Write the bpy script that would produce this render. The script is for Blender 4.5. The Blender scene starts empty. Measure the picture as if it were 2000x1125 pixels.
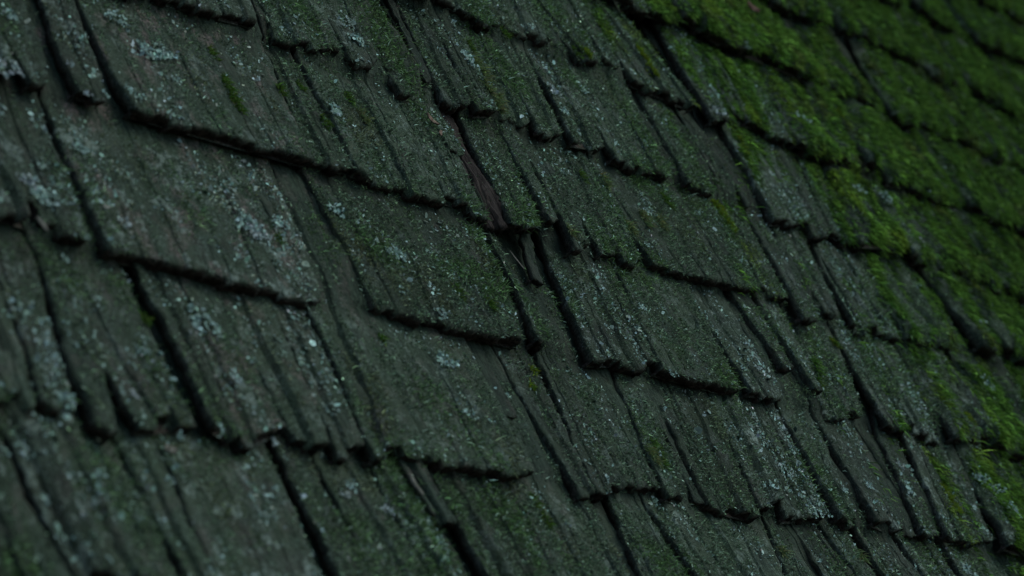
import bpy, math, random
import numpy as np
from mathutils import Matrix, Vector

# ------------------------------------------------------------------ camera, sky, sun, exposure
S = bpy.context.scene
PITCH = math.radians(53.0)
ROOF = Matrix.Translation((0, 0, 3.6)) @ Matrix.Rotation(PITCH, 4, 'X')   # roof plane: x along the courses, y up the slope, z out of it
R_RIGHT = Vector((0.64761, -0.36393, 0.66945))
R_DOWN = Vector((0.16616, -0.78998, -0.59019))
R_FWD = Vector((0.74363, 0.49345, -0.45113))
CAM = Vector((-1.23495, -0.64861, 0.74910))
cd = bpy.data.cameras.new('camera')
co = bpy.data.objects.new('camera', cd)
S.collection.objects.link(co)
m = Matrix((R_RIGHT, -R_DOWN, -R_FWD)).transposed().to_4x4()
m.translation = CAM
co.matrix_world = ROOF @ m
cd.sensor_width = 36.0
cd.lens = 81.0
cd.clip_start = 0.02
cd.clip_end = 500.0
cd.dof.use_dof = True
cd.dof.focus_distance = 1.76
cd.dof.aperture_fstop = 8.0
S.camera = co

SUN_LOCAL = Vector((0.34, 0.42, 0.84)).normalized()       # towards the light, in roof coordinates
sun_dir = (ROOF.to_3x3() @ SUN_LOCAL).normalized()
W = bpy.data.worlds.new('World')
S.world = W
W.use_nodes = True
wn = W.node_tree.nodes
sky = wn.new('ShaderNodeTexSky')
sky.sky_type = 'NISHITA'
sky.sun_disc = False
sky.sun_elevation = math.asin(sun_dir.z)
sky.sun_rotation = math.atan2(sun_dir.x, sun_dir.y)
sky.air_density = 1.0
sky.dust_density = 2.0
sky.ozone_density = 1.5
wn['Background'].inputs['Strength'].default_value = 0.10
W.node_tree.links.new(sky.outputs[0], wn['Background'].inputs[0])
sl = bpy.data.lights.new('sun', 'SUN')
sl.energy = 0.8
sl.angle = math.radians(40)
sl.color = (1.0, 0.97, 0.92)
so = bpy.data.objects.new('sun', sl)
S.collection.objects.link(so)
so.rotation_euler = (-sun_dir).to_track_quat('-Z', 'Y').to_euler()
so.location = (0, 0, 8)
S.view_settings.view_transform = 'Standard'
S.view_settings.look = 'None'
S.view_settings.gamma = 1.0
S.view_settings.use_curve_mapping = False
S.view_settings.exposure = 0.37

# ------------------------------------------------------------------ traced courses, in millimetres on the roof plane
# (course, butt left x, y, butt right x, y, lean of the left edge, lean of the right edge, what grows on it)
TRACED = [
 (-1, -511, -120, -494, -120, -0.12, -0.16, ''), (-1, -492, -120, -472, -120, -0.16, -0.1, 'lichen'), (-1, -470, -120, -449, -120, -0.1, -0.05, 'lichen'),
 (-1, -443, -120, -420, -120, -0.09, -0.06, 'moss'), (-1, -416, -120, -399, -120, -0.08, 0.01, 'olive'), (-1, -396, -120, -316, -120, 0.01, 0.08, 'lichen wide'),
 (-1, -302, -120, -272, -120, -0.01, -0.03, 'moss'), (-1, -268, -120, -223, -120, -0.03, -0.05, 'moss'), (-1, -217, -120, -180, -120, -0.07, -0.18, 'moss lichen'),
 (-1, -165, -120, -109, -120, -0.04, 0.02, 'moss'), (-1, -194, -48, -170, -48, -0.15, -0.05, 'bare'), (-1, -104, -120, -14, -120, 0.01, 0.04, 'moss'),
 (-1, -4, -120, 64, -120, 0.2, -0.05, 'moss'), (-1, 82, -120, 106, -120, -0.16, -0.03, 'moss lichen'), (-1, 115, -120, 148, -120, -0.07, 0.02, 'moss'),
 (-1, 155, -120, 179, -120, -0.02, 0.26, ''), (-1, 182, -120, 237, -120, 0.28, 0.03, 'moss'), (-1, 256, -120, 265, -120, -0.07, -0.11, 'lichen'),
 (-1, 263, -120, 307, -120, -0.06, -0.16, ''), (-1, 313, -120, 341, -120, -0.16, -0.06, ''), (-1, 346, -120, 421, -120, -0.06, -0.22, 'moss'),
 (-1, 422, -120, 444, -120, -0.18, -0.02, 'lichen'), (-1, 449, -120, 458, -120, -0.02, 0.05, ''), (-1, 472, -120, 515, -120, -0.01, 0.11, 'lichen'),
 (-1, 522, -120, 576, -120, 0.11, -0.07, ''), (-1, 586, -120, 639, -120, -0.1, -0.21, 'green'), (0, -527, -9, -481, -6, -0.07, 0.06, ''),
 (0, -479, -8, -457, -7, 0.05, 0.14, 'lichen'), (0, -451, -12, -435, -15, 0.09, 0.22, ''), (0, -414, -12, -372, -2, -0.2, -0.02, 'olive'),
 (0, -361, -7, -339, -5, -0.03, -0.0, ''), (0, -336, -8, -294, -1, -0.01, -0.04, 'biglichen pink'), (0, -291, -8, -269, -3, -0.04, 0.1, 'pink'),
 (0, -261, -9, -236, -5, 0.03, 0.08, 'lichen'), (0, -234, -8, -204, -4, 0.06, 0.18, 'moss'), (0, -201, -4, -71, -2, 0.16, 0.01, 'wide'),
 (0, -67, 52, -51, 51, -0.05, 0.07, 'bare'), (0, -28, -4, -11, -4, -0.04, 0.13, ''), (0, -8, -5, 29, 2, 0.13, 0.02, ''),
 (0, 35, 1, 73, 2, 0.02, 0.21, 'tallmoss'), (0, 75, 3, 97, 0, 0.22, 0.39, 'moss'), (0, 116, 3, 126, 1, 0.22, 0.18, 'bare'),
 (0, 127, -1, 190, -1, 0.17, 0.27, 'moss'), (0, 198, 1, 227, 4, 0.23, 0.29, 'lichen dark'), (0, 230, 4, 291, 2, 0.21, 0.21, 'lichen pale'),
 (0, 305, 5, 333, 6, 0.12, 0.35, 'moss'), (0, 361, 5, 398, 8, 0.06, 0.26, 'lichen'), (0, 402, 5, 425, 4, 0.26, 0.36, 'bare'),
 (0, 428, 5, 458, 4, 0.36, 0.39, 'lichen'), (0, 463, 4, 478, 4, 0.37, 0.38, 'lichen'), (0, 485, 5, 522, 3, 0.39, 0.4, 'ymoss'),
 (0, 531, 8, 557, 7, 0.4, 0.4, 'lichen'), (0, 559, 6, 598, 2, 0.4, 0.4, 'ygreen lichen'), (0, 604, 3, 657, 0, 0.4, 0.4, 'green'),
 (1, -496, 118, -467, 121, -0.04, -0.09, ''), (1, -465, 122, -402, 124, -0.06, 0.08, 'lichen notch'), (1, -392, 119, -215, 114, 0.04, 0.17, 'wide pink lichen'),
 (1, -162, 119, -14, 120, -0.03, 0.22, 'wide moss'), (1, 3, 124, 20, 130, 0.16, 0.08, 'moss'), (1, 46, 189, 55, 187, 0.36, 0.4, 'bare'),
 (1, 63, 117, 147, 124, 0.2, 0.21, 'moss lichen'), (1, 149, 123, 251, 121, 0.23, 0.17, 'wide moss'), (1, 270, 118, 318, 125, 0.04, 0.07, 'lichen'),
 (1, 340, 162, 357, 163, -0.07, 0.11, ''), (1, 371, 141, 381, 140, 0.06, 0.28, 'lichen'), (1, 380, 117, 445, 124, 0.3, 0.4, 'moss lichen'),
 (1, 472, 122, 511, 122, 0.13, 0.3, 'lichen moss'), (1, 514, 122, 561, 119, 0.25, 0.36, 'lichen'), (1, 587, 122, 675, 124, 0.13, 0.16, 'ygreen lichen'),
 (1, 681, 126, 727, 122, 0.24, 0.4, 'green'), (1, 735, 121, 791, 121, 0.4, 0.4, 'green'), (2, -448, 241, -417, 247, -0.05, 0.06, 'lichen'),
 (2, -409, 242, -389, 248, -0.11, 0.12, ''), (2, -373, 239, -348, 245, 0.09, 0.15, 'lichen'), (2, -328, 245, -165, 246, -0.03, 0.09, 'wide pink'),
 (2, -163, 245, -127, 243, 0.09, 0.01, 'moss'), (2, -124, 242, -6, 244, 0.02, 0.14, 'moss'), (2, -6, 241, 9, 232, 0.22, 0.15, ''),
 (2, 12, 309, 34, 314, -0.13, -0.07, 'moss low'), (2, 9, 231, 38, 234, 0.13, 0.13, 'rot'), (2, 38, 235, 84, 246, 0.13, 0.2, 'moss'),
 (2, 93, 263, 105, 264, 0.11, 0.21, ''), (2, 104, 231, 125, 235, 0.18, 0.29, 'moss'), (2, 149, 237, 176, 245, -0.02, 0.19, 'moss'),
 (2, 178, 236, 202, 238, 0.19, 0.18, 'moss'), (2, 221, 242, 370, 244, -0.25, 0.28, 'wide moss'), (2, 378, 244, 416, 243, 0.26, 0.18, 'ymoss'),
 (2, 415, 226, 444, 230, 0.24, 0.22, ''), (2, 473, 242, 492, 249, 0.06, 0.4, ''), (2, 509, 228, 535, 235, 0.28, 0.15, ''),
 (2, 539, 237, 598, 240, 0.12, 0.28, 'lichen'), (2, 610, 236, 701, 243, 0.1, 0.29, 'green'), (2, 745, 253, 785, 252, 0.07, 0.27, 'green'),
 (2, 803, 254, 877, 254, 0.16, 0.4, 'green'), (3, -258, 362, -166, 375, -0.01, 0.19, 'lichen'), (3, -145, 365, -82, 371, 0.09, 0.19, 'moss'),
 (3, -71, 367, -37, 373, 0.07, 0.16, 'lichen'), (3, -25, 351, -11, 354, 0.06, 0.26, 'moss'), (3, 17, 378, 26, 379, 0.17, 0.16, 'bare'),
 (3, 28, 359, 58, 365, 0.15, 0.18, 'moss'), (3, 64, 363, 92, 368, 0.14, 0.15, 'lichen moss'), (3, 105, 362, 136, 370, 0.04, 0.19, 'tallmoss'),
 (3, 139, 358, 171, 369, 0.16, 0.22, 'moss'), (3, 185, 359, 228, 372, 0.11, 0.24, 'lichen moss'), (3, 242, 360, 318, 359, 0.09, 0.21, 'moss'),
 (3, 346, 357, 381, 361, 0.14, 0.18, 'moss'), (3, 440, 360, 450, 358, 0.14, 0.22, 'bare'), (3, 466, 346, 539, 358, 0.17, 0.16, 'lichen'),
 (3, 531, 344, 565, 351, 0.27, 0.4, ''), (3, 571, 352, 609, 355, 0.37, 0.35, 'ymoss lichen'), (3, 609, 351, 703, 364, 0.37, 0.23, 'ygreen'),
 (3, 704, 356, 748, 359, 0.37, 0.32, 'lichen green'), (3, 765, 355, 878, 351, 0.28, 0.25, 'green'), (3, 894, 347, 932, 347, 0.25, 0.29, 'green'),
 (3, 950, 352, 1033, 351, 0.2, 0.37, 'green'), (4, 86, 486, 131, 480, 0.09, 0.14, 'moss'), (4, 133, 479, 234, 487, 0.18, 0.25, 'moss'),
 (4, 269, 483, 305, 489, -0.38, 0.2, 'moss'), (4, 313, 490, 331, 488, 0.08, 0.24, 'moss'), (4, 351, 477, 439, 480, -0.07, -0.16, 'ymoss'),
 (4, 457, 470, 494, 479, 0.09, 0.33, 'lichen'), (4, 507, 488, 519, 487, 0.22, 0.33, ''), (4, 521, 478, 540, 476, 0.31, 0.36, 'ymoss'),
 (4, 543, 473, 598, 482, 0.32, 0.27, 'lichen moss'), (4, 599, 468, 664, 472, 0.29, 0.4, 'ygreen'), (4, 675, 479, 706, 475, 0.34, 0.4, 'green'),
 (4, 736, 488, 754, 485, 0.14, 0.19, 'green'), (4, 766, 467, 812, 471, 0.18, 0.19, 'green'), (4, 817, 474, 910, 467, 0.15, 0.3, 'green'),
 (4, 936, 468, 1027, 467, 0.11, 0.4, 'green'), (4, 1038, 465, 1098, 463, 0.39, 0.4, 'green'), (5, 419, 597, 493, 604, 0.35, 0.25, 'ymoss'),
 (5, 498, 602, 564, 598, 0.27, 0.09, 'ygreen'), (5, 566, 598, 746, 600, 0.1, 0.06, 'ygreen'), (5, 767, 601, 849, 601, 0.24, 0.07, 'ygreen'),
 (5, 875, 589, 945, 597, 0.37, 0.36, 'green'), (5, 947, 596, 1066, 597, 0.37, 0.38, 'green'), (5, 1080, 596, 1140, 598, 0.34, 0.4, 'green'),
 (5, 1153, 600, 1224, 601, 0.37, 0.4, 'green'), (6, 734, 711, 791, 716, 0.23, 0.4, 'green'), (6, 797, 713, 862, 727, 0.36, 0.3, 'green'),
 (6, 872, 719, 899, 716, 0.17, 0.36, 'green'), (6, 936, 733, 1061, 726, -0.1, 0.21, 'green'), (6, 1071, 712, 1141, 720, 0.22, 0.4, 'green'),
 (6, 1182, 729, 1282, 715, 0.18, 0.4, 'green'), (6, 1288, 712, 1356, 713, 0.4, 0.4, 'green'), (7, 1052, 830, 1113, 838, 0.18, 0.26, 'green'),
 (7, 1162, 849, 1256, 847, 0.07, 0.23, 'green'), (7, 1301, 848, 1379, 847, 0.11, 0.24, 'green'), (7, 1384, 848, 1463, 847, 0.23, 0.37, 'green'),
 (8, 1407, 954, 1500, 963, 0.24, 0.4, 'green'), (8, 1506, 963, 1589, 967, 0.33, 0.4, 'green'),
]
ROSETTES = [(-331, 83, 11.9),(-461, 0, 6.9),(-115, 308, 8.4),(-252, 26, 5.0),(-114, 181, 8.1),(193, 399, 6.9),(198, 424, 6.9),(-284, 313, 10.1),(-270, 316, 7.8),(-274, 289, 4.6),(-302, 337, 8.5),(-423, 248, 8.5),(-402, 304, 6.6),(-427, 152, 8.9),(-435, 161, 6.8),(-380, 205, 5.7),(-375, 203, 3.6),(-370, 144, 4.9),(-154, 212, 7.2),(-255, 174, 10.5),(-249, 167, 8.3),(-220, 183, 6.9),(-50, 399, 8.0),(99, 426, 11.4),(107, 412, 8.5),(258, 448, 5.1),(175, 192, 4.6),(192, 419, 4.9),(203, 495, 5.0),(-98, 129, 5.6),(-94, 152, 4.8),(-75, 191, 3.3),(-113, 44, 5.4),(-108, 91, 7.9),(469, 478, 7.7),(495, 515, 6.7),(741, 445, 10.8),(690, 442, 7.1),(744, 379, 5.9),(731, 211, 9.1),(603, 66, 7.4),(595, 81, 7.4),(598, 40, 9.4),(597, 98, 5.3),(601, 43, 6.3),(482, -21, 6.9),(401, -28, 4.7),(275, 7, 6.4),(223, 27, 6.3),(310, 110, 2.9),(301, 153, 3.8),(277, 149, 2.8),(402, 210, 4.0),(364, 173, 5.9),(363, 165, 4.9),(583, 290, 4.4),(522, 301, 3.2),(701, 324, 3.5),(374, 194, 5.0),(-388, 48, 3.3),(-389, -15, 2.6),(-457, -48, 3.1),(-409, 12, 3.3),(-509, -36, 4.2),(-473, -107, 3.6),(-495, -66, 3.6),(-401, -42, 3.8),(-355, -6, 3.3),(-232, -44, 4.9),(-252, -26, 5.6),(-260, -34, 3.5),(-314, -9, 2.7),(157, 119, 4.5),(98, 41, 3.4),(296, 73, 5.6),(345, 39, 7.6),(384, 49, 5.8),(451, 52, 7.9),(467, 81, 5.0),(290, 9, 4.6),(198, 373, 3.9),(256, 444, 4.1),(-95, 39, 2.3),(-299, 57, 2.8),(-418, 112, 2.7),(-322, 41, 4.9),(-322, 36, 4.1),(-50, 73, 3.2),(226, 265, 3.8),(269, 325, 4.9),(264, 312, 5.9),(166, 331, 4.8),(161, 332, 3.8),(646, 517, 5.9),(626, 515, 4.7),(765, 280, 3.5),(592, 597, 5.9),(-321, 255, 5.2),(-325, 262, 4.5),(-348, 249, 4.4),(-366, 245, 2.9),(-370, 270, 2.9)]
CLUMPS = [(396, 343, 12.0, 'y'),(396, 331, 8.7, 'y'),(394, 354, 7.6, 'y'),(305, 339, 7.4, 'g'),(308, 332, 4.2, 'g'),(352, 561, 9.0, 'g'),(365, 561, 6.8, 'g'),(56, 144, 5.4, 'y'),(-3, 105, 3.5, 'y'),(-13, 89, 3.4, 'y'),(112, 434, 8.0, 't'),(98, 396, 8.9, 't'),(104, 384, 7.9, 't'),(115, 421, 6.0, 't'),(115, 393, 4.9, 't'),(86, 40, 7.1, 't'),(99, 50, 6.3, 'g'),(99, 37, 5.3, 'g'),(119, 457, 6.0, 'g'),(-217, 305, 8.3, 'g'),(-218, 287, 9.1, 'g'),(-215, 339, 5.9, 'g'),(476, 216, 5.4, 'g'),(474, 219, 4.3, 'y'),(273, 495, 7.6, 'g'),(281, 492, 5.4, 'y'),(393, 532, 9.1, 'y'),(389, 508, 7.9, 'y'),(396, 549, 5.7, 'g'),(410, 226, 4.3, 'y'),(296, 521, 5.5, 'g'),(-229, 169, 4.0, 'g'),(-374, 77, 5.0, 'g'),(-163, 102, 4.0, 'g'),(166, 478, 5.2, 'g'),(104, 247, 4.7, 't'),(273, 304, 7.2, 't'),(215, 284, 7.0, 't'),(250, 301, 8.2, 't'),(219, 335, 7.1, 't'),(187, 331, 5.0, 'g'),(-63, 157, 6.0, 'g'),(-34, 150, 6.1, 'g'),(753, 567, 6.4, 'y'),(503, 466, 7.0, 'y'),(496, 445, 6.9, 'y'),(524, 62, 7.5, 'y'),(523, 46, 7.4, 'y'),(625, 147, 6.8, 'y'),(327, -20, 4.8, 't'),(210, -27, 4.6, 't'),(-72, -31, 6.4, 'g'),(-74, -15, 5.7, 'g'),(-161, 318, 6.0, 'g'),(-135, 331, 5.2, 'g'),(-79, 339, 6.3, 'g'),(-132, 294, 6.1, 'g'),(-75, 320, 6.3, 't'),(388, 151, 5.2, 'g')]
E_ = 0.12            # exposure of a course
TAN = 0.100          # a shingle lies this much steeper into the roof than the plane of the butts
LEN = 0.30
rnd = random.Random(7)
NR = np.random.default_rng(11)

# fill the courses out past the picture
ALL = [list(t) for t in TRACED]
def fill(row, x0, x1, flags):
    x = x0
    while x < x1:
        w = rnd.choice((45, 60, 80, 95)) * rnd.uniform(.85, 1.15)
        y = row * 120 + rnd.uniform(-6, 6)
        lean = .05 + .25 * min(1, max(0, (x + 100) / 500))
        ALL.append([row, x, y, x + w, y + rnd.uniform(-3, 3), lean, lean, flags])
        x += w + rnd.choice((2, 4, 9))
def fill_left(row, x1, x0, flags):
    x = x1
    while x > x0:
        w = rnd.choice((24, 32, 45, 60)) * rnd.uniform(.85, 1.15)
        y = row * 120 + rnd.uniform(-6, 6)
        ALL.append([row, x - w, y, x, y + rnd.uniform(-3, 3), .02, .02, flags])
        x -= w + rnd.choice((3, 5, 9))
for row in range(-1, 9):
    c = [t for t in TRACED if t[0] == row]
    a, b = min(t[1] for t in c), max(t[3] for t in c)
    fill_left(row, a - 5, a - 125, 'moss lichen' if row < 4 else 'green' if row > 5 else 'ygreen')
    fill(row, b + 6, b + 330, 'green' if row > 0 else 'moss')
fill(-2, -640, 560, 'moss')
fill(9, 1400, 2100, 'green')
ALL.sort(key=lambda t: (t[0], t[1]))

# ------------------------------------------------------------------ noise
def _h(ix, iy, seed):
    n = (ix.astype(np.int64) * 374761393 + iy.astype(np.int64) * 668265263 + seed * 974634777) & 0xffffffff
    n = ((n ^ (n >> 13)) * 1274126177) & 0xffffffff
    n = ((n ^ (n >> 16)) * 2246822519) & 0xffffffff
    return ((n ^ (n >> 15)) & 0xffffff).astype(np.float64) / 0x7fffff - 1.0
def noise(x, y, seed=0):
    x = np.asarray(x, float); y = np.asarray(y, float)
    x, y = np.broadcast_arrays(x, y)
    ix = np.floor(x); iy = np.floor(y)
    fx = x - ix; fy = y - iy
    fx = fx * fx * (3 - 2 * fx); fy = fy * fy * (3 - 2 * fy)
    a = _h(ix, iy, seed); b = _h(ix + 1, iy, seed); c = _h(ix, iy + 1, seed); d = _h(ix + 1, iy + 1, seed)
    return (a + (b - a) * fx) * (1 - fy) + (c + (d - c) * fx) * fy
def fbm(x, y, seed=0, o=3):
    s = 0; a = 1.0; t = 0
    for k in range(o):
        s = s + a * noise(x * 2 ** k, y * 2 ** k, seed + k * 17); t += a; a *= .55
    return s / t
def sm(x, a, b):
    t = np.clip((x - a) / (b - a), 0, 1)
    return t * t * (3 - 2 * t)

# ------------------------------------------------------------------ materials
def mat(name):
    M = bpy.data.materials.new(name); M.use_nodes = True
    nt = M.node_tree; nt.nodes.clear()
    out = nt.nodes.new('ShaderNodeOutputMaterial')
    p = nt.nodes.new('ShaderNodeBsdfPrincipled')
    nt.links.new(p.outputs[0], out.inputs[0])
    p.inputs['Roughness'].default_value = .85
    p.inputs['Specular IOR Level'].default_value = .10
    return M, nt, p
class G:
    def __init__(s, nt): s.nt = nt
    def n(s, t, **k):
        o = s.nt.nodes.new(t)
        for a, b in k.items(): setattr(o, a, b)
        return o
    def l(s, a, b): s.nt.links.new(a, b)
    def noise(s, vec, scale, detail=3, rough=.55):
        o = s.n('ShaderNodeTexNoise'); o.inputs['Scale'].default_value = scale
        o.inputs['Detail'].default_value = detail; o.inputs['Roughness'].default_value = rough
        s.l(vec, o.inputs['Vector']); return o.outputs[0]
    def ramp(s, f, a, b):
        o = s.n('ShaderNodeMapRange', interpolation_type='SMOOTHSTEP')
        o.inputs['From Min'].default_value = a; o.inputs['From Max'].default_value = b
        s.l(f, o.inputs['Value']); return o.outputs[0]
    def math(s, op, a, b):
        o = s.n('ShaderNodeMath', operation=op)
        for i, v in enumerate((a, b)):
            if isinstance(v, (int, float)): o.inputs[i].default_value = v
            else: s.l(v, o.inputs[i])
        return o.outputs[0]
    def mix(s, f, a, b):
        o = s.n('ShaderNodeMix', data_type='RGBA')
        if isinstance(f, (int, float)): o.inputs[0].default_value = f
        else: s.l(f, o.inputs[0])
        for i, v in ((6, a), (7, b)):
            if isinstance(v, tuple): o.inputs[i].default_value = v + (1,)
            else: s.l(v, o.inputs[i])
        return o.outputs[2]

roof = bpy.data.objects.new('shingle_roof', None)
S.collection.objects.link(roof)
roof.matrix_world = ROOF
roof.empty_display_size = .2
roof['label'] = 'old steep roof of split wooden shingles overgrown with moss and pale lichen'
roof['category'] = 'roof'
roof['kind'] = 'thing'

def wood_material():
    M, nt, p = mat('weathered_shingle_wood'); g = G(nt)
    tc = g.n('ShaderNodeTexCoord', object=roof)
    oi = g.n('ShaderNodeObjectInfo')
    sep = g.n('ShaderNodeSeparateColor'); g.l(oi.outputs['Color'], sep.inputs[0])
    mossy, pale, pink = sep.outputs[0], sep.outputs[1], sep.outputs[2]
    off = g.n('ShaderNodeVectorMath', operation='MULTIPLY_ADD')
    cmb = g.n('ShaderNodeCombineXYZ')
    g.l(oi.outputs['Random'], cmb.inputs[2])
    g.l(tc.outputs['Object'], off.inputs[0]); off.inputs[1].default_value = (1, 1, 1); g.l(cmb.outputs[0], off.inputs[2])
    v = off.outputs[0]
    mp = g.n('ShaderNodeMapping'); mp.inputs['Scale'].default_value = (1, .07, 1); g.l(v, mp.inputs[0])
    mp2 = g.n('ShaderNodeMapping'); mp2.inputs['Scale'].default_value = (1, .45, 1); g.l(v, mp2.inputs[0])
    grain = g.noise(mp.outputs[0], 620, 5, .68)
    big = g.noise(mp2.outputs[0], 28, 4, .6)
    med = g.noise(mp2.outputs[0], 110, 4, .65)
    fine = g.noise(v, 430, 4, .7)
    spk = g.noise(v, 800, 3, .75)
    mid2 = g.noise(mp2.outputs[0], 60, 3, .6)
    at = g.n('ShaderNodeAttribute', attribute_name='bare'); bare = at.outputs['Fac']
    base = g.mix(g.ramp(grain, .3, .7), (.0080, .0145, .0102), (.040, .067, .046))
    base = g.mix(g.math('MULTIPLY', g.ramp(big, .45, .62), .5), base, (.043, .054, .040))
    # grey-green crust in specks
    crust = g.math('MULTIPLY', g.ramp(fine, .47, .62), g.ramp(med, .38, .6))
    crust = g.math('MULTIPLY', crust, g.math('SUBTRACT', 1.0, g.math('MULTIPLY', bare, .72)))
    cc = g.mix(g.ramp(spk, .4, .62), (.050, .088, .062), (.135, .205, .155))
    c = g.mix(g.math('MULTIPLY', crust, .85), base, cc)
    # rosy brown worn patches
    pk = g.math('MULTIPLY', g.ramp(mid2, .50, .64), g.math('MULTIPLY', pink, g.ramp(fine, .38, .6)))
    c = g.mix(g.math('MULTIPLY', pk, .9), c, g.mix(g.ramp(spk, .4, .65), (.085, .076, .066), (.21, .185, .165)))
    # green film
    al = g.math('MULTIPLY', mossy, g.ramp(g.noise(v, 40, 4, .6), .36, .6))
    al = g.math('MULTIPLY', al, g.math('SUBTRACT', 1.0, g.math('MULTIPLY', bare, .7)))
    alc = g.mix(g.ramp(spk, .35, .65), (.018, .034, .020), (.056, .094, .052))
    c = g.mix(g.math('MINIMUM', g.math('MULTIPLY', al, .75), 1.0), c, alc)
    # soft pale crusts of lichen
    lp = g.math('MULTIPLY', g.ramp(g.noise(v, 55, 4, .7), .555, .63), g.math('MULTIPLY', g.math('ADD', .25, pale), g.math('SUBTRACT', 1.0, bare)))
    lp = g.math('MULTIPLY', lp, g.ramp(fine, .36, .56))
    c = g.mix(g.math('MINIMUM', g.math('MULTIPLY', lp, .7), .85), c, (.165, .235, .195))
    # pale lichen specks
    sp = g.math('MULTIPLY', g.ramp(spk, .60, .68), g.ramp(g.noise(v, 90, 3, .6), .46, .6))
    sp = g.math('MULTIPLY', sp, g.math('MULTIPLY', g.math('ADD', .35, pale), g.math('SUBTRACT', 1.0, bare)))
    c = g.mix(g.math('MINIMUM', sp, .9), c, (.26, .37, .33))
    tone = g.n('ShaderNodeMapRange'); g.l(oi.outputs['Random'], tone.inputs['Value']); tone.inputs['To Min'].default_value = .72; tone.inputs['To Max'].default_value = 1.22
    vm = g.n('ShaderNodeVectorMath', operation='SCALE'); g.l(c, vm.inputs[0]); g.l(tone.outputs[0], vm.inputs['Scale']); c = vm.outputs[0]
    # broken end wood
    fa = g.n('ShaderNodeAttribute', attribute_name='endwood')
    ew = g.mix(g.ramp(fine, .35, .65), (.015, .013, .011), (.080, .064, .052))
    c = g.mix(fa.outputs['Fac'], c, ew)
    g.l(c, p.inputs['Base Color'])
    h = g.math('ADD', g.math('MULTIPLY', grain, .5), g.math('ADD', g.math('MULTIPLY', fine, .8), g.math('MULTIPLY', spk, .5)))
    b = g.n('ShaderNodeBump'); b.inputs['Strength'].default_value = .9; b.inputs['Distance'].default_value = .0024
    g.l(h, b.inputs['Height']); g.l(b.outputs[0], p.inputs['Normal'])
    return M
def rot_material():
    M, nt, p = mat('rotten_bare_wood'); g = G(nt)
    tc = g.n('ShaderNodeTexCoord', object=roof)
    mp = g.n('ShaderNodeMapping'); mp.inputs['Scale'].default_value = (1, .06, 1); g.l(tc.outputs['Object'], mp.inputs[0])
    grain = g.noise(mp.outputs[0], 330, 5, .65)
    fine = g.noise(tc.outputs['Object'], 500, 3, .6)
    c = g.mix(g.ramp(grain, .32, .68), (.006, .0058, .005), (.048, .045, .038))
    c = g.mix(g.math('MULTIPLY', g.ramp(fine, .5, .7), .4), c, (.035, .032, .026))
    g.l(c, p.inputs['Base Color'])
    b = g.n('ShaderNodeBump'); b.inputs['Strength'].default_value = 1; b.inputs['Distance'].default_value = .0025
    g.l(grain, b.inputs['Height']); g.l(b.outputs[0], p.inputs['Normal'])
    return M
def plant_material(name, rough, trans):
    M, nt, p = mat(name); g = G(nt)
    at = g.n('ShaderNodeAttribute', attribute_name='tint')
    g.l(at.outputs['Color'], p.inputs['Base Color'])
    p.inputs['Roughness'].default_value = rough
    p.inputs['Specular IOR Level'].default_value = .08
    if trans:
        out = [n for n in nt.nodes if n.type == 'OUTPUT_MATERIAL'][0]
        t = g.n('ShaderNodeBsdfTranslucent'); g.l(at.outputs['Color'], t.inputs[0])
        mx = g.n('ShaderNodeMixShader'); mx.inputs[0].default_value = trans
        g.l(p.outputs[0], mx.inputs[1]); g.l(t.outputs[0], mx.inputs[2]); g.l(mx.outputs[0], out.inputs[0])
    return M
WOOD = wood_material(); ROT = rot_material()
MOSS = plant_material('moss_leaves', .9, .3); LICHEN = plant_material('lichen_lobes', .9, 0)

# ------------------------------------------------------------------ mesh helper
def add_mesh(name, V, quads, tris, material, parent, attrs=None, smooth=False, sizes=None):
    me = bpy.data.meshes.new(name)
    nq, nt_ = len(quads), len(tris)
    me.vertices.add(len(V)); me.vertices.foreach_set('co', np.ascontiguousarray(V, np.float32).ravel())
    loops = np.concatenate([np.asarray(quads, np.int32).ravel(), np.asarray(tris, np.int32).ravel()]).astype(np.int32)
    me.loops.add(len(loops)); me.loops.foreach_set('vertex_index', loops)
    st = np.concatenate([np.arange(nq) * 4, nq * 4 + np.arange(nt_) * 3]).astype(np.int32)
    me.polygons.add(nq + nt_); me.polygons.foreach_set('loop_start', st)
    me.polygons.foreach_set('use_smooth', np.full(nq + nt_, smooth))
    for k, a in (attrs or {}).items():
        if a.ndim == 1:
            at = me.attributes.new(k, 'FLOAT', 'POINT'); at.data.foreach_set('value', a.astype(np.float32))
        else:
            at = me.attributes.new(k, 'FLOAT_COLOR', 'POINT')
            at.data.foreach_set('color', np.column_stack([a, np.ones(len(a))]).astype(np.float32).ravel())
    me.materials.append(material)
    me.update(calc_edges=True)
    o = bpy.data.objects.new(name, me)
    S.collection.objects.link(o)
    o.parent = parent
    return o

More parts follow.
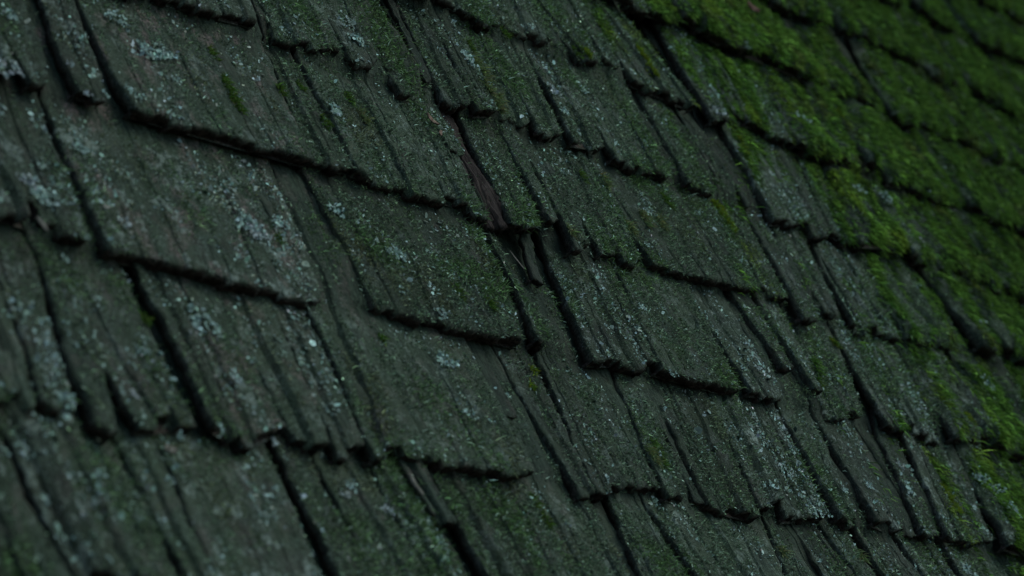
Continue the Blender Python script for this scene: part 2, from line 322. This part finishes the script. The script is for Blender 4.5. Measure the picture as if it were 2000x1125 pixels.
# ------------------------------------------------------------------ a shingle
class Shingle:
    def __init__(s, i, t):
        s.i = i
        s.row, s.fl = t[0], t[7]
        s.u0, s.v0, s.u1, s.v1 = (x / 1000 for x in t[1:5])
        s.s0, s.s1 = t[5], t[6]
        r = random.Random(1000 + i)
        s.green = 'green' in s.fl; s.bare = 'bare' in s.fl; s.rot = 'rot' in s.fl
        s.wide = 'wide' in s.fl
        s.w = s.u1 - s.u0
        s.zoff = r.uniform(-.0016, .0016)
        s.roll = r.uniform(-.035, .035) if s.w < .06 else r.uniform(-.012, .012)
        s.cup = r.uniform(-.0008, .002)
        s.th = r.uniform(.0075, .0105) + (.0028 if s.wide else 0)
        s.tan = TAN + r.uniform(-.012, .010)
        s.floor = r.uniform(.0038, .0088)
        if s.w < .05: s.zoff += r.uniform(-.0015, .0015)
        if s.bare: s.zoff -= .0045; s.th = .005
        if s.rot: s.zoff = -.0015; s.roll = 0
        if 'low' in s.fl: s.zoff -= .0045; s.th = .006
        s.rag = r.uniform(.7, 1.6)
        # splits along the grain divide the face into slats
        k = int(s.w / .021 + r.random()) if s.wide else int(round(s.w / .0120 - 1 + r.uniform(-.4, .8)))
        if s.green: k = int(s.w / .03 + r.random() * .7)
        k = max(0, min(k, 8))
        if s.w < .015: k = 0
        fs = sorted(min(.92, max(.08, (j + 1 + r.uniform(-.36, .36)) / (k + 1))) for j in range(k))
        s.fs = np.array(fs)
        a = .0007 if s.wide else .0027
        s.dz = np.array([r.uniform(-a, a) for _ in range(k + 1)])
        c = .0030 if s.wide else .008 if s.green else .0075
        s.db = np.array([r.uniform(-.6 * c, c) for _ in range(k + 1)])
        s.ext = np.array([r.choice((.03, .06, .10, .16, .3)) * r.uniform(.8, 1.2) if not s.wide else r.choice((.012, .02, .04, .09)) for _ in range(k)])
        s.cut = np.array([r.uniform(.0022, .0060) * (.65 if s.wide else 1.5 if s.green else 1) for _ in range(k)])
        s.cw = np.array([r.uniform(.0007, .0016) * (2.2 if s.green else 1) for _ in range(k)])
        if s.u0 < -.15: s.floor *= .95; s.dz = s.dz * 1.25
        if s.green: s.floor *= .3; s.zoff += r.uniform(-.0025, .0025)
        s.end = min(LEN, (s.row + 1) * E_ - (s.v0 + s.v1) / 2) + .0
        cu = (s.u0 + s.u1) / 2; 
        s.dist = math.sqrt((cu - CAM.x) ** 2 + (s.v0 - CAM.y) ** 2 + CAM.z ** 2)
        s.lichen = 'lichen' in s.fl; s.pink = 'pink' in s.fl
    def uL(s, v):
        d = np.clip(v - s.v0, 0, .17)
        return s.u0 + s.s0 * d + .0016 * s.rag * fbm(v / .008, v * 0 + s.i, 3) + .002 * noise(v / .035, v * 0 + s.i, 4)
    def uR(s, v):
        d = np.clip(v - s.v1, 0, .17)
        u = s.u1 + s.s1 * d + .0016 * s.rag * fbm(v / .008, v * 0 + s.i + .5, 5) + .002 * noise(v / .035, v * 0 + s.i, 6)
        return np.maximum(u, s.uL(v) + .005)
    def vb(s, u, f):
        """how far the ragged butt stands back from the straight line between its corners"""
        e = np.minimum(f, 1 - f) * s.w
        b = s.v0 + (s.v1 - s.v0) * f
        b = b + s.rag * (.0012 * fbm(u / .011, u * 0 + s.i, 7) + .0012 * noise(u / .03, u * 0 + s.i, 8) + .0008 * noise(u / .0032, u * 0 + s.i, 9))
        st = u / .013 + .4 * noise(u / .03, u * 0 + s.i, 11)
        b = b + s.rag * .0016 * _h(np.floor(st), np.floor(st) * 0 + s.i, 12) * (.8 if s.wide else 1)
        b = b + s.db[np.searchsorted(s.fs, f)] * 1.0
        b = b + .0020 * (1 - sm(e, 0, .004)) * (noise(u * 0 + s.i * 2.3, f.round() * 3 + .5, 13) > 0) * (1 + .8 * noise(u * 0 + s.i * 3.7, f.round() * 5 + .5, 10))
        if 'notch' in s.fl:
            b = b + .017 * sm(u, -.4475, -.4445) * (1 - sm(u, -.4375, -.434))
        return b
    def surf(s, u, v, f=None):
        """height of the top face over the plane of the butts"""
        l, r = s.uL(v), s.uR(v)
        if f is None: f = np.clip((u - l) / (r - l), 0, 1)
        z = -s.tan * (v - (s.v0 + (s.v1 - s.v0) * f)) + s.zoff
        z = z + s.roll * (u - (s.u0 + s.u1) / 2) + s.cup * ((f - .5) * 2) ** 2
        # litter and swollen wood fill the bottom of the gaps in the course above
        z = z + s.floor * sm(v - (s.v0 + s.end), .003, .022) * (1 + .5 * noise(u / .008, v / .012, 20))
        z = z + .0011 * fbm(u / .03, v / .11, 21 + s.i, 2)
        g = fbm(u / .0052, v / .10 + s.i * 3.1, 22, 2)
        z = z + .0009 * g
        z = z + .0009 * fbm(u / .0055, v / .008, 24)
        # a few splits running with the grain
        k = noise(u / .017, v / .30 + s.i * 1.7, 25)
        z = z - (.0022 if not s.green else .0006) * (1 - sm(np.abs(k), .0, .055)) * sm(noise(v / .06, v * 0 + s.i, 26), -.2, .3)
        fade = 1 - .6 * sm(v - s.v0, .02, .16)
        z = z + s.dz[np.searchsorted(s.fs, f)] * fade
        for fi, ext, cut, cw in zip(s.fs, s.ext, s.cut, s.cw):
            z = z - cut * (1 - sm(np.abs(f - fi) * s.w, cw * .25, cw)) * (1 - sm(v - s.v0, ext * .7, ext + .01))
        if s.rot:
            z = z - .0045 * np.abs(noise(u / .0055, v / .08, 27)) - .003 * np.abs(noise(u / .003, v / .05, 29)) - .003 * noise(u / .012, v / .03, 28)
        es = np.minimum(u - l, r - u)
        eb = v - s.vb(u, f)
        ed = np.minimum(es, eb)
        if s.green:
            z = z + .0065 * sm(ed, -.001, .012) + .0056 * fbm(u / .0095, v / .045, 31) - .0012 + .0055 * (1 - sm(eb, .0, .07))
        else:
            z = z - .0008 * (1 - sm(ed + .0006 * noise(u / .003, v / .003, 34), 0, .0014)) ** 2
            if 'moss' in s.fl: z = z + .0009 * fbm(u / .009, v / .012, 33)
        return z
    def build(s):
        c = .0018 * max(1.0, s.dist / 1.75)
        if s.row in (-2, 9): c *= 2
        nu = max(5, int(s.w / c) + 1)
        vis = max(.03, s.end) + .012
        nv = max(8, int(vis / (c * 1.25)))
        vr = np.concatenate([np.linspace(0, vis, nv), vis + (LEN - vis) * np.linspace(.12, 1, 9)])
        f = np.linspace(0, 1, nu)
        ex = [fi + d / s.w for fi, cw in zip(s.fs, s.cw) for d in (-cw, -cw * .3, -.00005, .00005, cw * .3, cw)]
        f = np.sort(np.concatenate([f, np.clip(ex, .003, .997)]))
        nu = len(f)
        F, VR = np.meshgrid(f, vr)
        vline = s.v0 + (s.v1 - s.v0) * F
        V0 = vline + VR
        U = s.uL(V0) * (1 - F) + s.uR(V0) * F
        V = V0 + (s.vb(U, F) - vline) * (1 - sm(VR, 0, .03))
        U = s.uL(V) * (1 - F) + s.uR(V) * F
        Z = s.surf(U, V, F)
        th = s.th * (1 - .65 * np.clip((V - V0[0:1]) / LEN, 0, 1))
        nr = len(vr)
        # side columns: mid and bottom on both sides
        def side(col, sgn, k):
            j = .0013 * fbm(V[:, col] / .005, V[:, col] * 0 + s.i + k * 3, 41)
            return (U[:, col] + sgn * (.0003 - .0008 * k) + j, V[:, col], Z[:, col] - th[:, col] * (.5 if k == 1 else 1.0))
        cols = [side(0, -1, 2), side(0, -1, 1)] + [(U[:, k], V[:, k], Z[:, k]) for k in range(nu)] + [side(-1, 1, 1), side(-1, 1, 2)]
        P = np.stack([np.stack(c_, -1) for c_ in cols], 1)          # nr, nu+4, 3
        # butt face rows
        top = P[0].copy()
        thb = s.th
        rows = []
        for q, un in ((1.0, .0030), (.68, .0016), (.34, .0002)):
            rw = top.copy()
            rw[:, 2] = np.minimum(top[:, 2], Z[0].mean() + .003) - thb * q
            rw[0, 2] = min(rw[0, 2], P[0, 0, 2]); rw[-1, 2] = min(rw[-1, 2], P[0, -1, 2])
            rw[:, 1] += un + .0022 * fbm(top[:, 0] / .005, top[:, 0] * 0 + q * 9 + s.i, 43)
            rw[:2, 2] = np.minimum(rw[:2, 2], P[0, :2, 2]); rw[-2:, 2] = np.minimum(rw[-2:, 2], P[0, -2:, 2])
            rows.append(rw)
        P = np.concatenate([np.stack(rows), P], 0)
        nR, nC = P.shape[:2]
        idx = np.arange(nR * nC).reshape(nR, nC)
        q = np.stack([idx[:-1, :-1], idx[:-1, 1:], idx[1:, 1:], idx[1:, :-1]], -1).reshape(-1, 4)
        wrap = np.stack([idx[3:-1, -1], idx[3:-1, 0], idx[4:, 0], idx[4:, -1]], -1)
        end = np.zeros((nR, nC)); end[:3] = 1; end[:, 0] = end[:, -1] = .8; end[:, 1] = end[:, -2] = .6
        end[3] = .12
        bare = np.zeros((nR, nC)); bare[3:] = sm(P[3:, :, 1] - s.v0 - s.end, -.012, .004)
        if s.bare: bare[:] = 1
        org = np.array([(s.u0 + s.u1) / 2, (s.v0 + s.v1) / 2, 0])
        s.org = org
        o = add_mesh('shingle', P.reshape(-1, 3) - org, np.concatenate([q, wrap]), np.zeros((0, 3), int), ROT if s.rot else WOOD, roof,
                     {'endwood': end.ravel(), 'bare': bare.ravel()}, True)
        o.location = org
        ms = .9 if 'moss' in s.fl else 1.25 if s.green else .65 if not s.bare else .1
        o.color = (ms, 1.0 if s.lichen else .3, 1.0 if s.pink else .35 if s.u0 < -.1 else .12, 1)
        s.obj = o
        if s.rot: o['label'] = 'narrow rotten shingle bared to dark brown wood'
        elif 'notch' in s.fl: o['label'] = 'shingle with a square notch in its lower edge'
        elif 'biglichen' in s.fl: o['label'] = 'shingle carrying the largest pale lichen rosette'
        return o

# ------------------------------------------------------------------ growth
DOWN = np.array([0, -math.sin(PITCH), -math.cos(PITCH)])      # gravity in roof coordinates
def blades(root, L, tilt, az, droop, wid, col):
    """curved two-segment leaves: root (n,3), length, tilt from the roof normal, azimuth, droop"""
    n = len(root)
    d1 = np.stack([np.sin(tilt) * np.cos(az), np.sin(tilt) * np.sin(az), np.cos(tilt)], -1)
    d2 = d1 + droop[:, None] * DOWN + NR.normal(0, .25, (n, 3)); d2 /= np.linalg.norm(d2, axis=1)[:, None]
    rv = NR.normal(0, 1, (n, 3)); w = np.cross(d1, rv); w /= np.linalg.norm(w, axis=1)[:, None] + 1e-9
    w = w * (wid / 2)[:, None]
    a = root + d1 * (L * .5)[:, None]; b = a + d2 * (L * .55)[:, None]
    V = np.stack([root - w * .7, root + w * .7, a + w, a - w, b], 1).reshape(-1, 3)
    k = np.arange(n)[:, None] * 5
    return V, k + np.array([[0, 1, 2, 3]]), k + np.array([[3, 2, 4]]), np.repeat(col, 5, 0)
def flakes(root, size, col, lift=.5):
    """small curled lobes"""
    n = len(root); m_ = 6
    ang = (np.arange(m_) / m_ * 2 * math.pi)[None] + NR.uniform(0, 6.28, (n, 1))
    r = size[:, None] * NR.uniform(.45, 1.1, (n, m_))
    nx, ny = NR.normal(0, .45, (n, 1)), NR.normal(0, .45, (n, 1))
    x = r * np.cos(ang); y = r * np.sin(ang)
    z = nx * x + ny * y + lift * size[:, None] * NR.uniform(-.1, 1, (n, m_)) * .6
    ring = root[:, None] + np.stack([x, y, z], -1)
    V = np.concatenate([root[:, None], ring], 1).reshape(-1, 3)
    k = np.arange(n)[:, None, None] * (m_ + 1)
    j = np.arange(m_)
    t = np.stack([j * 0, j + 1, (j + 1) % m_ + 1], -1)[None]
    cv = np.repeat(col, m_ + 1, 0).reshape(n, m_ + 1, 3).copy()
    cv[:, 0] *= .6
    return V, (k + t).reshape(-1, 3), cv.reshape(-1, 3)
def jit(base, n, a=.25, b=.12):
    c = np.array(base)[None] * np.exp(NR.normal(0, a, (n, 1))) * np.exp(NR.normal(0, b, (n, 3)))
    return np.clip(c, 0, .9)

shingles = [Shingle(i, t) for i, t in enumerate(ALL)]
for s in shingles: s.build()

def owner(u, v):
    best = None
    for s in shingles:
        l = s.u0 + s.s0 * min(max(v - s.v0, 0), .17); r = s.u1 + s.s1 * min(max(v - s.v1, 0), .17)
        if l - .004 <= u <= r + .004 and -.004 <= v - min(s.v0, s.v1) <= s.end + .01:
            if best is None or s.row > best.row: best = s
    return best

ros = {}
for x, y, r in ROSETTES:
    s = owner(x / 1000, y / 1000)
    if s: ros.setdefault(s.i, []).append((x / 1000, y / 1000, r / 1000))
clu = {}
for x, y, r, kind in CLUMPS:
    s = owner(x / 1000, y / 1000)
    if s: clu.setdefault(s.i, []).append((x / 1000, y / 1000, r / 1000, kind))

GB = np.array([(-.2, .62), (0, .589), (.096, .569), (.215, .602), (.306, .634), (.439, .615), (.504, .59), (.57, .505), (.611, .42), (.72, .30), (1.2, -.2)])
def green_field(u, v):
    """over 0 where the roof is under thick green moss"""
    return (u - .095 * sm(-v, -.46, -.26) - np.interp(v, GB[:, 0], GB[:, 1])) / .19 + 2.1 * fbm(u / .017 - .3 * v / .017, v / .09, 101, 3) + 1.0 * fbm(u / .06, v / .06, 103, 2)
BYROW = {}
for s in shingles: BYROW.setdefault(s.row, []).append(s)
def covered(s, u, v):
    c = np.zeros(len(u), bool)
    lo, hi = (u.min() - .05, u.max() + .05) if len(u) else (0, 0)
    for t in BYROW.get(s.row + 1, ()):
        if t.u1 + .06 < lo or t.u0 - .06 > hi or t.bare: continue
        l, r = t.uL(v), t.uR(v)
        f = (u - l) / (r - l)
        c |= (f > -.0) & (f < 1.0) & (v > t.vb(u, np.clip(f, 0, 1)))
    return c
def scatter(s, dens, gapdens=0.0):
    """points on the exposed part of a shingle, and sparser on what shows in the gaps of the course above"""
    vis = max(.02, s.end)
    top = vis + (.10 if gapdens else .008)
    x0 = min(s.u0, s.u0 + s.s0 * top); x1 = max(s.u1, s.u1 + s.s1 * top)
    n = NR.poisson(dens * (x1 - x0) * (top + .004) * 1e6)
    u = NR.uniform(x0, x1, n); v = min(s.v0, s.v1) + NR.uniform(-.002, top, n)
    l, r = s.uL(v), s.uR(v)
    f = (u - l) / (r - l)
    ok = (f > 0) & (f < 1) & ((v < s.v0 + vis + .008) | (NR.uniform(0, 1, n) < gapdens))
    u, v, f = u[ok], v[ok], f[ok]
    b = s.vb(u, f)
    ok = v > b
    u, v, f, b = u[ok], v[ok], f[ok], b[ok]
    ok = ~covered(s, u, v)
    u, v, f, b = u[ok], v[ok], f[ok], b[ok]
    sh = (s.v0 + s.end - v)                      # distance below the course above
    ok = (NR.uniform(0, 1, len(u)) < sm(sh + .008 * noise(u / .012, v * 0, 51), -.006 + .003 * s.green, .005 + .008 * s.green)) | (sh < -.004)
    return u[ok], v[ok], f[ok], b[ok]

tot_b = tot_f = 0
for s in shingles:
    margin = s.row in (-2, 9)
    Vs, Qs, Ts, Cs = [], [], [], []
    base_n = 0
    def put(root, L, tilt, az, droop, wid, col):
        global tot_b
        nonlocal_n = sum(len(x) for x in Vs)
        V, q, t, c = blades(root, L, tilt, az, droop, wid, col)
        Vs.append(V); Qs.append(q + nonlocal_n); Ts.append(t + nonlocal_n); Cs.append(c); tot_b += len(root)
    dens = .72 if s.green else .76 if 'moss' in s.fl else .42
    if s.rot or s.bare: dens = .03
    if margin: dens *= .3
    if s.u0 < -.22: dens *= .7
    if s.dist > 2.3: dens *= .52
    u, v, f, b = scatter(s, dens, 0 if margin or s.bare or s.rot else .6 if s.green else .5)
    if len(u):
        n = len(u)
        big = fbm(u / .035, v / .06, 61); small = fbm(u / .007, v / .007, 65, 2); yel = fbm(u / .03, v / .05, 71)
        gf = green_field(u, v) + (.30 if s.green else .05 if 'ymoss' in s.fl else -.15) + (.25 if 'ygreen' in s.fl else 0)
        isg = gf + NR.normal(0, .35, n) > .25
        lo = -.28 if 'moss' in s.fl or s.green else -.06
        streak = fbm(u / .006, v / .07, 69, 2)
        keep = np.where(isg, small > -.5, big + .5 * small + .7 * streak > lo + NR.normal(0, .15, n))
        keep &= ~(isg & (NR.uniform(0, 1, len(u)) > .25 + .75 * sm(np.minimum(f, 1 - f) * s.w, .0, .005)))
        u, v, f, big, small, yel, gf, isg = (x[keep] for x in (u, v, f, big, small, yel, gf, isg))
        lock = fbm(u / .0058, v / .036, 73, 2)
        n = len(u)
        z = s.surf(u, v)
        root = np.stack([u, v, z - .0004], -1)
        # thick green moss
        yb = .6 if 'y' in s.fl[:4] else .12
        bright = np.array((.076, .172, .027)); yellow = np.array((.130, .206, .022)); brown = np.array((.080, .090, .028)); deep = np.array((.024, .074, .018))
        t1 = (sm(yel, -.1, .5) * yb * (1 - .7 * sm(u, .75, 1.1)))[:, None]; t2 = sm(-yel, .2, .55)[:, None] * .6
        cg = bright * (1 - t1) + yellow * t1
        cg = cg * (1 - t2) + brown * t2
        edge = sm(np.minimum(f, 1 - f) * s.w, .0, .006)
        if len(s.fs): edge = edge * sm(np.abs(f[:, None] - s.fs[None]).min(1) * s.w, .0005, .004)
        dd = sm(-small - .5 * fbm(u / .02, v / .03, 67, 2), .0, .6)[:, None] * .6
        cg = cg * (1 - dd) + deep * dd
        cg = cg * np.exp(.5 * lock)[:, None]
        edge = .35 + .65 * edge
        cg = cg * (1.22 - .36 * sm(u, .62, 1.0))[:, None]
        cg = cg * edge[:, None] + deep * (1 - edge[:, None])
        # short grey-green moss
        ym = .6 if 'ymoss' in s.fl else .08
        grey = np.array((.098, .165, .098)); gr = np.array((.074, .165, .046)); ol = np.array((.110, .130, .066)); ye = np.array((.15, .23, .024))
        t1 = sm(big, -.1, .45)[:, None] * (.7 if 'moss' in s.fl else .55)
        cc = grey * (1 - t1) + gr * t1
        t2 = sm(-yel, .2, .55)[:, None] * (.7 if 'olive' in s.fl or s.u0 < -.1 else .35)
        cc = cc * (1 - t2) + ol * t2
        t3 = (sm(yel, .1, .45) * ym)[:, None]
        cc = cc * (1 - t3) + ye * t3
        pale_ = (NR.uniform(0, 1, n) < .08 + .08 * fbm(u / .02, v / .03, 77, 2))[:, None]
        cc = np.where(pale_, np.array((.21, .32, .235)), cc)
        gran = ~isg & (NR.uniform(0, 1, n) < .5)
        col = np.where(isg[:, None], cg, cc) * np.exp(NR.normal(-.12, .62, (n, 1)))
        L = np.where(isg, NR.uniform(.006, .014, n) * np.exp(.5 * lock), NR.uniform(.0020, .0052, n) * (1 + .6 * sm(big, .1, .5)))
        L = np.where(gran, NR.uniform(.0010, .0022, n), L)
        tilt = np.where(isg, NR.uniform(.55, 1.3, n), NR.uniform(.3, 1.4, n))
        az = np.where(isg, NR.normal(-math.pi / 2, .34, n) + .8 * fbm(u / .012, v / .02, 75, 2), NR.uniform(-math.pi, math.pi, n) * .8 - math.pi / 2)
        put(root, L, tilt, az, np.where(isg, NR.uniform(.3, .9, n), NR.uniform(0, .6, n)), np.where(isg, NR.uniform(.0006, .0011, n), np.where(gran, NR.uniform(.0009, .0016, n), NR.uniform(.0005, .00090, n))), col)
    # tufts traced from the picture
    for x, y, r, kind in clu.get(s.i, ()):
        n = int(2.2 * (r * 1000) ** 2 * (1.3 if kind == 'y' else .6)) + 10
        rr = r * np.sqrt(NR.uniform(0, 1, n)); aa = NR.uniform(0, 6.283, n)
        uu = x + .6 * rr * np.cos(aa); vv = y + 1.25 * rr * np.sin(aa)
        uu = np.clip(uu, s.uL(vv) + .0005, s.uR(vv) - .0005)
        root = np.stack([uu, vv, s.surf(uu, vv) - .0004], -1)
        if kind == 'y': col = jit((.12, .20, .018), n, .25); L = NR.uniform(.003, .007, n)
        elif kind == 't': col = jit((.13, .19, .075), n, .25); L = NR.uniform(.006, .011, n)
        else: col = jit((.06, .13, .022), n, .25); L = NR.uniform(.004, .008, n)
        put(root, L, NR.uniform(.3, 1.2, n), NR.normal(-math.pi / 2, 1.0, n), NR.uniform(.1, .7, n), NR.uniform(.0007, .0011, n), col)
    if Vs:
        o = add_mesh('moss', np.concatenate(Vs) - s.org, np.concatenate(Qs), np.concatenate(Ts), MOSS, s.obj, {'tint': np.concatenate(Cs)})
        o['kind'] = 'stuff'
    # lichen
    ld = .040 if s.lichen else .015
    if s.green: ld = .010 if s.lichen else .0015
    if 'pale' in s.fl: ld = .07
    if s.bare or s.rot: ld = .002
    u, v, f, b = scatter(s, ld * 5)
    Vf, Tf, Cf = [], [], []
    if len(u):
        k = fbm(u / .016, v / .028, 81 + s.i, 2) + NR.normal(0, .12, len(u)) > .2
        u, v = u[k], v[k]; n = len(u)
        z = s.surf(u, v) + (.002 if s.green else .0008)
        col = jit((.20, .325, .28), n, .45, .06)
        rosy = NR.uniform(0, 1, n) < (.3 if s.pink else .06)
        col[rosy] = col[rosy] * np.array((1.05, .82, .75))
        V, t, c = flakes(np.stack([u, v, z], -1), NR.gamma(1.6, .0003, n) + .00025, col)
        Vf.append(V); Tf.append(t); Cf.append(c); tot_f += n
    for x, y, r in ros.get(s.i, ()):
        n = int(20 + 1.5 * (r * 1000) ** 2)
        rr = r * np.sqrt(NR.uniform(.02, 1, n)); aa = NR.uniform(0, 6.283, n)
        rr *= 1 + .3 * np.sin(aa * 3 + x * 900)
        uu = x + rr * np.cos(aa) * 1.15; vv = y + rr * np.sin(aa) * .85
        ok = (uu > s.uL(vv)) & (uu < s.uR(vv)) & (NR.uniform(0, 1, n) < .35 + .5 * (np.sin(uu * 1900 + x * 500) * np.sin(vv * 1700) > -.2))
        uu, vv, rr = uu[ok], vv[ok], rr[ok]; n = len(uu)
        if not n: continue
        z = s.surf(uu, vv) + (.003 if s.green else .0010) + .0016 * sm(rr / r, .3, 1) * NR.uniform(.2, 1, n)
        blue = noise(np.array([x * 90]), np.array([y * 90]), 91)[0]
        basec = (.235, .375, .325) if blue < .45 else (.27, .36, .345)
        V, t, c = flakes(np.stack([uu, vv, z], -1), NR.uniform(.0005, .0014, n) * min(1.3, max(.8, r / .006)), jit(basec, n, .4, .04), .9)
        o_ = sum(len(q) for q in Vf)
        Vf.append(V); Tf.append(t + o_ * 0); Cf.append(c); tot_f += n
    if Vf:
        acc = 0; TT = []
        for V, t in zip(Vf, Tf): TT.append(t + acc); acc += len(V)
        o = add_mesh('lichen', np.concatenate(Vf) - s.org, np.zeros((0, 4), int), np.concatenate(TT), LICHEN, s.obj, {'tint': np.concatenate(Cf)})
        o['kind'] = 'stuff'

# ------------------------------------------------------------------ boards under the shingles
def plain(name, c0, c1, scale, stretch=1.0):
    M, nt, p = mat(name); g = G(nt)
    tc = g.n('ShaderNodeTexCoord')
    mp = g.n('ShaderNodeMapping'); mp.inputs['Scale'].default_value = (stretch, 1, 1); g.l(tc.outputs['Object'], mp.inputs[0])
    f = g.noise(mp.outputs[0], scale, 4, .6)
    g.l(g.mix(g.ramp(f, .35, .65), c0, c1), p.inputs['Base Color'])
    b = g.n('ShaderNodeBump'); b.inputs['Strength'].default_value = .6; b.inputs['Distance'].default_value = .001
    g.l(f, b.inputs['Height']); g.l(b.outputs[0], p.inputs['Normal'])
    return M
DECK = plain('old_board_wood', (.02, .018, .015), (.06, .052, .044), 60, .08)
def box(x0, y0, z0, x1, y1, z1):
    V = np.array([(x, y, z) for z in (z0, z1) for y in (y0, y1) for x in (x0, x1)], float)
    return V, np.array([(0, 2, 3, 1), (4, 5, 7, 6), (0, 1, 5, 4), (2, 6, 7, 3), (0, 4, 6, 2), (1, 3, 7, 5)])
for k in range(13):
    y = -.36 + k * .143
    V, q = box(-.45, -.071, -.011, 2.35, .071, .011)
    o = add_mesh('deck_board', V, q, np.zeros((0, 3), int), DECK, roof)
    o.location = (-.35, y, -.049 + .0006 * (k % 3))

# ------------------------------------------------------------------ small things lying on the roof
def lying(name, label, cat, x, y, lift, V, q, material, rz):
    s = owner(x, y) or min(shingles, key=lambda t: abs((t.u0 + t.u1) / 2 - x) + abs(t.v0 + .06 - y))
    z = float(s.surf(np.array([x]), np.array([y]))[0]) + lift
    o = add_mesh(name, V, q, np.zeros((0, 3), int), material, None, None, True)
    o.matrix_world = ROOF @ Matrix.Translation((x, y, z)) @ Matrix.Rotation(rz, 4, 'Z') @ Matrix.Rotation(-math.atan(s.tan), 4, 'X')
    o['label'] = label; o['category'] = cat
    return o
def spindle(L, prof, bend=0.0, flat=1.0, n=8, seed=0):
    """a tapering body along y: prof = [(position 0..1, radius)]"""
    r = np.random.default_rng(seed)
    V = []
    for t, rad in prof:
        for k in range(n):
            a = k / n * 2 * math.pi
            j = 1 + r.uniform(-.12, .12)
            V.append((rad * j * math.cos(a) + bend * (t - .5) ** 2 * L * 4, (t - .5) * L, rad * j * flat * math.sin(a)))
    V = np.array(V); m_ = len(prof)
    q = [(i * n + k, i * n + (k + 1) % n, (i + 1) * n + (k + 1) % n, (i + 1) * n + k) for i in range(m_ - 1) for k in range(n)]
    return V, np.array(q)
def sheet(L, Wd, curl, nx=6, ny=10, seed=0, pointed=1.0, thick=.0004):
    """a thin curled scale or leaf with both faces"""
    r = np.random.default_rng(seed)
    top = []
    for j in range(ny):
        t = j / (ny - 1)
        hw = Wd / 2 * max(.04, math.sin(math.pi * (.04 + .92 * t)) ** pointed) * (1 + r.uniform(-.12, .12))
        for i in range(nx):
            f = i / (nx - 1) * 2 - 1
            top.append((hw * f, (t - .5) * L, curl * (f * f * Wd * .5 + (t - .5) ** 2 * L) + r.uniform(-.03, .03) * Wd))
    top = np.array(top); bot = top - (0, 0, thick)
    V = np.concatenate([top, bot]); N = nx * ny
    q = []
    for j in range(ny - 1):
        for i in range(nx - 1):
            a = j * nx + i
            q.append((a, a + 1, a + nx + 1, a + nx)); q.append((N + a, N + a + nx, N + a + nx + 1, N + a + 1))
    edge = [i for i in range(nx)] + [j * nx + nx - 1 for j in range(1, ny)] + [(ny - 1) * nx + i for i in range(nx - 2, -1, -1)] + [j * nx for j in range(ny - 2, 0, -1)]
    for a, c in zip(edge, edge[1:] + edge[:1]): q.append((a, N + a, N + c, c))
    return V, np.array(q)
BUD = plain('dry_bud_brown', (.10, .075, .055), (.20, .16, .12), 500)
PALE = plain('pale_bleached_wood', (.065, .072, .058), (.14, .15, .12), 500)
LEAF = plain('withered_leaf_brown', (.05, .035, .025), (.10, .07, .05), 200)
V, q = sheet(.0125, .0044, .55, seed=3, pointed=.8)
lying('bud_scale', 'small pale brown bud scale lying in the moss beside the dark open gap', 'bud scale', .0006, .3335, .0028, V, q, BUD, .55)
V, q = sheet(.0080, .0030, .5, seed=5, pointed=.8)
lying('bud_scale', 'tiny curled tan bud scale just below the larger one', 'bud scale', .0028, .3205, .0026, V, q, BUD, -.6)
V, q = sheet(.0085, .0055, .3, seed=6, pointed=.45)
lying('bark_flake', 'whitish flake of bark under the step at lower left', 'bark flake', -.3893, -.0175, .0014, V, q, PALE, 1.2)
V, q = spindle(.017, [(0, .0004), (.06, .0016), (.4, .0014), (.75, .0019), (.95, .0017), (1, .0005)], .12, .9, seed=7)
lying('twig', 'short pale twig stub poking out under the wide bottom shingle', 'twig', -.1977, -.0215, .0045, V, q, PALE, .15)
V, q = spindle(.019, [(0, .0002), (.1, .0007), (.6, .0008), (1, .0002)], .05, .6, seed=8)
lying('wood_splinter', 'thin pale splinter lying in the bare dark gap at the centre', 'splinter', .0351, .2105, .0022, V, q, PALE, .25)
V, q = sheet(.016, .011, .5, seed=9, pointed=.5)
lying('dead_leaf', 'curled brown dead leaf on the bright green moss at the top', 'leaf', .6504, .6655, .0075, V, q, LEAF, .9)
V, q = sheet(.011, .004, -.3, seed=10, pointed=.5)
lying('wood_chip', 'pale chip of wood stuck in the notch of the left shingle', 'wood chip', -.4413, .1225, .0045, V, q, PALE, .3)
print('shingles', len(shingles), 'blades', tot_b, 'flakes', tot_f, 'tris', sum(sum(p.loop_total - 2 for p in o.data.polygons) if len(o.data.polygons) < 0 else len(o.data.loops) - 2 * len(o.data.polygons) for o in S.objects if o.type == 'MESH'))
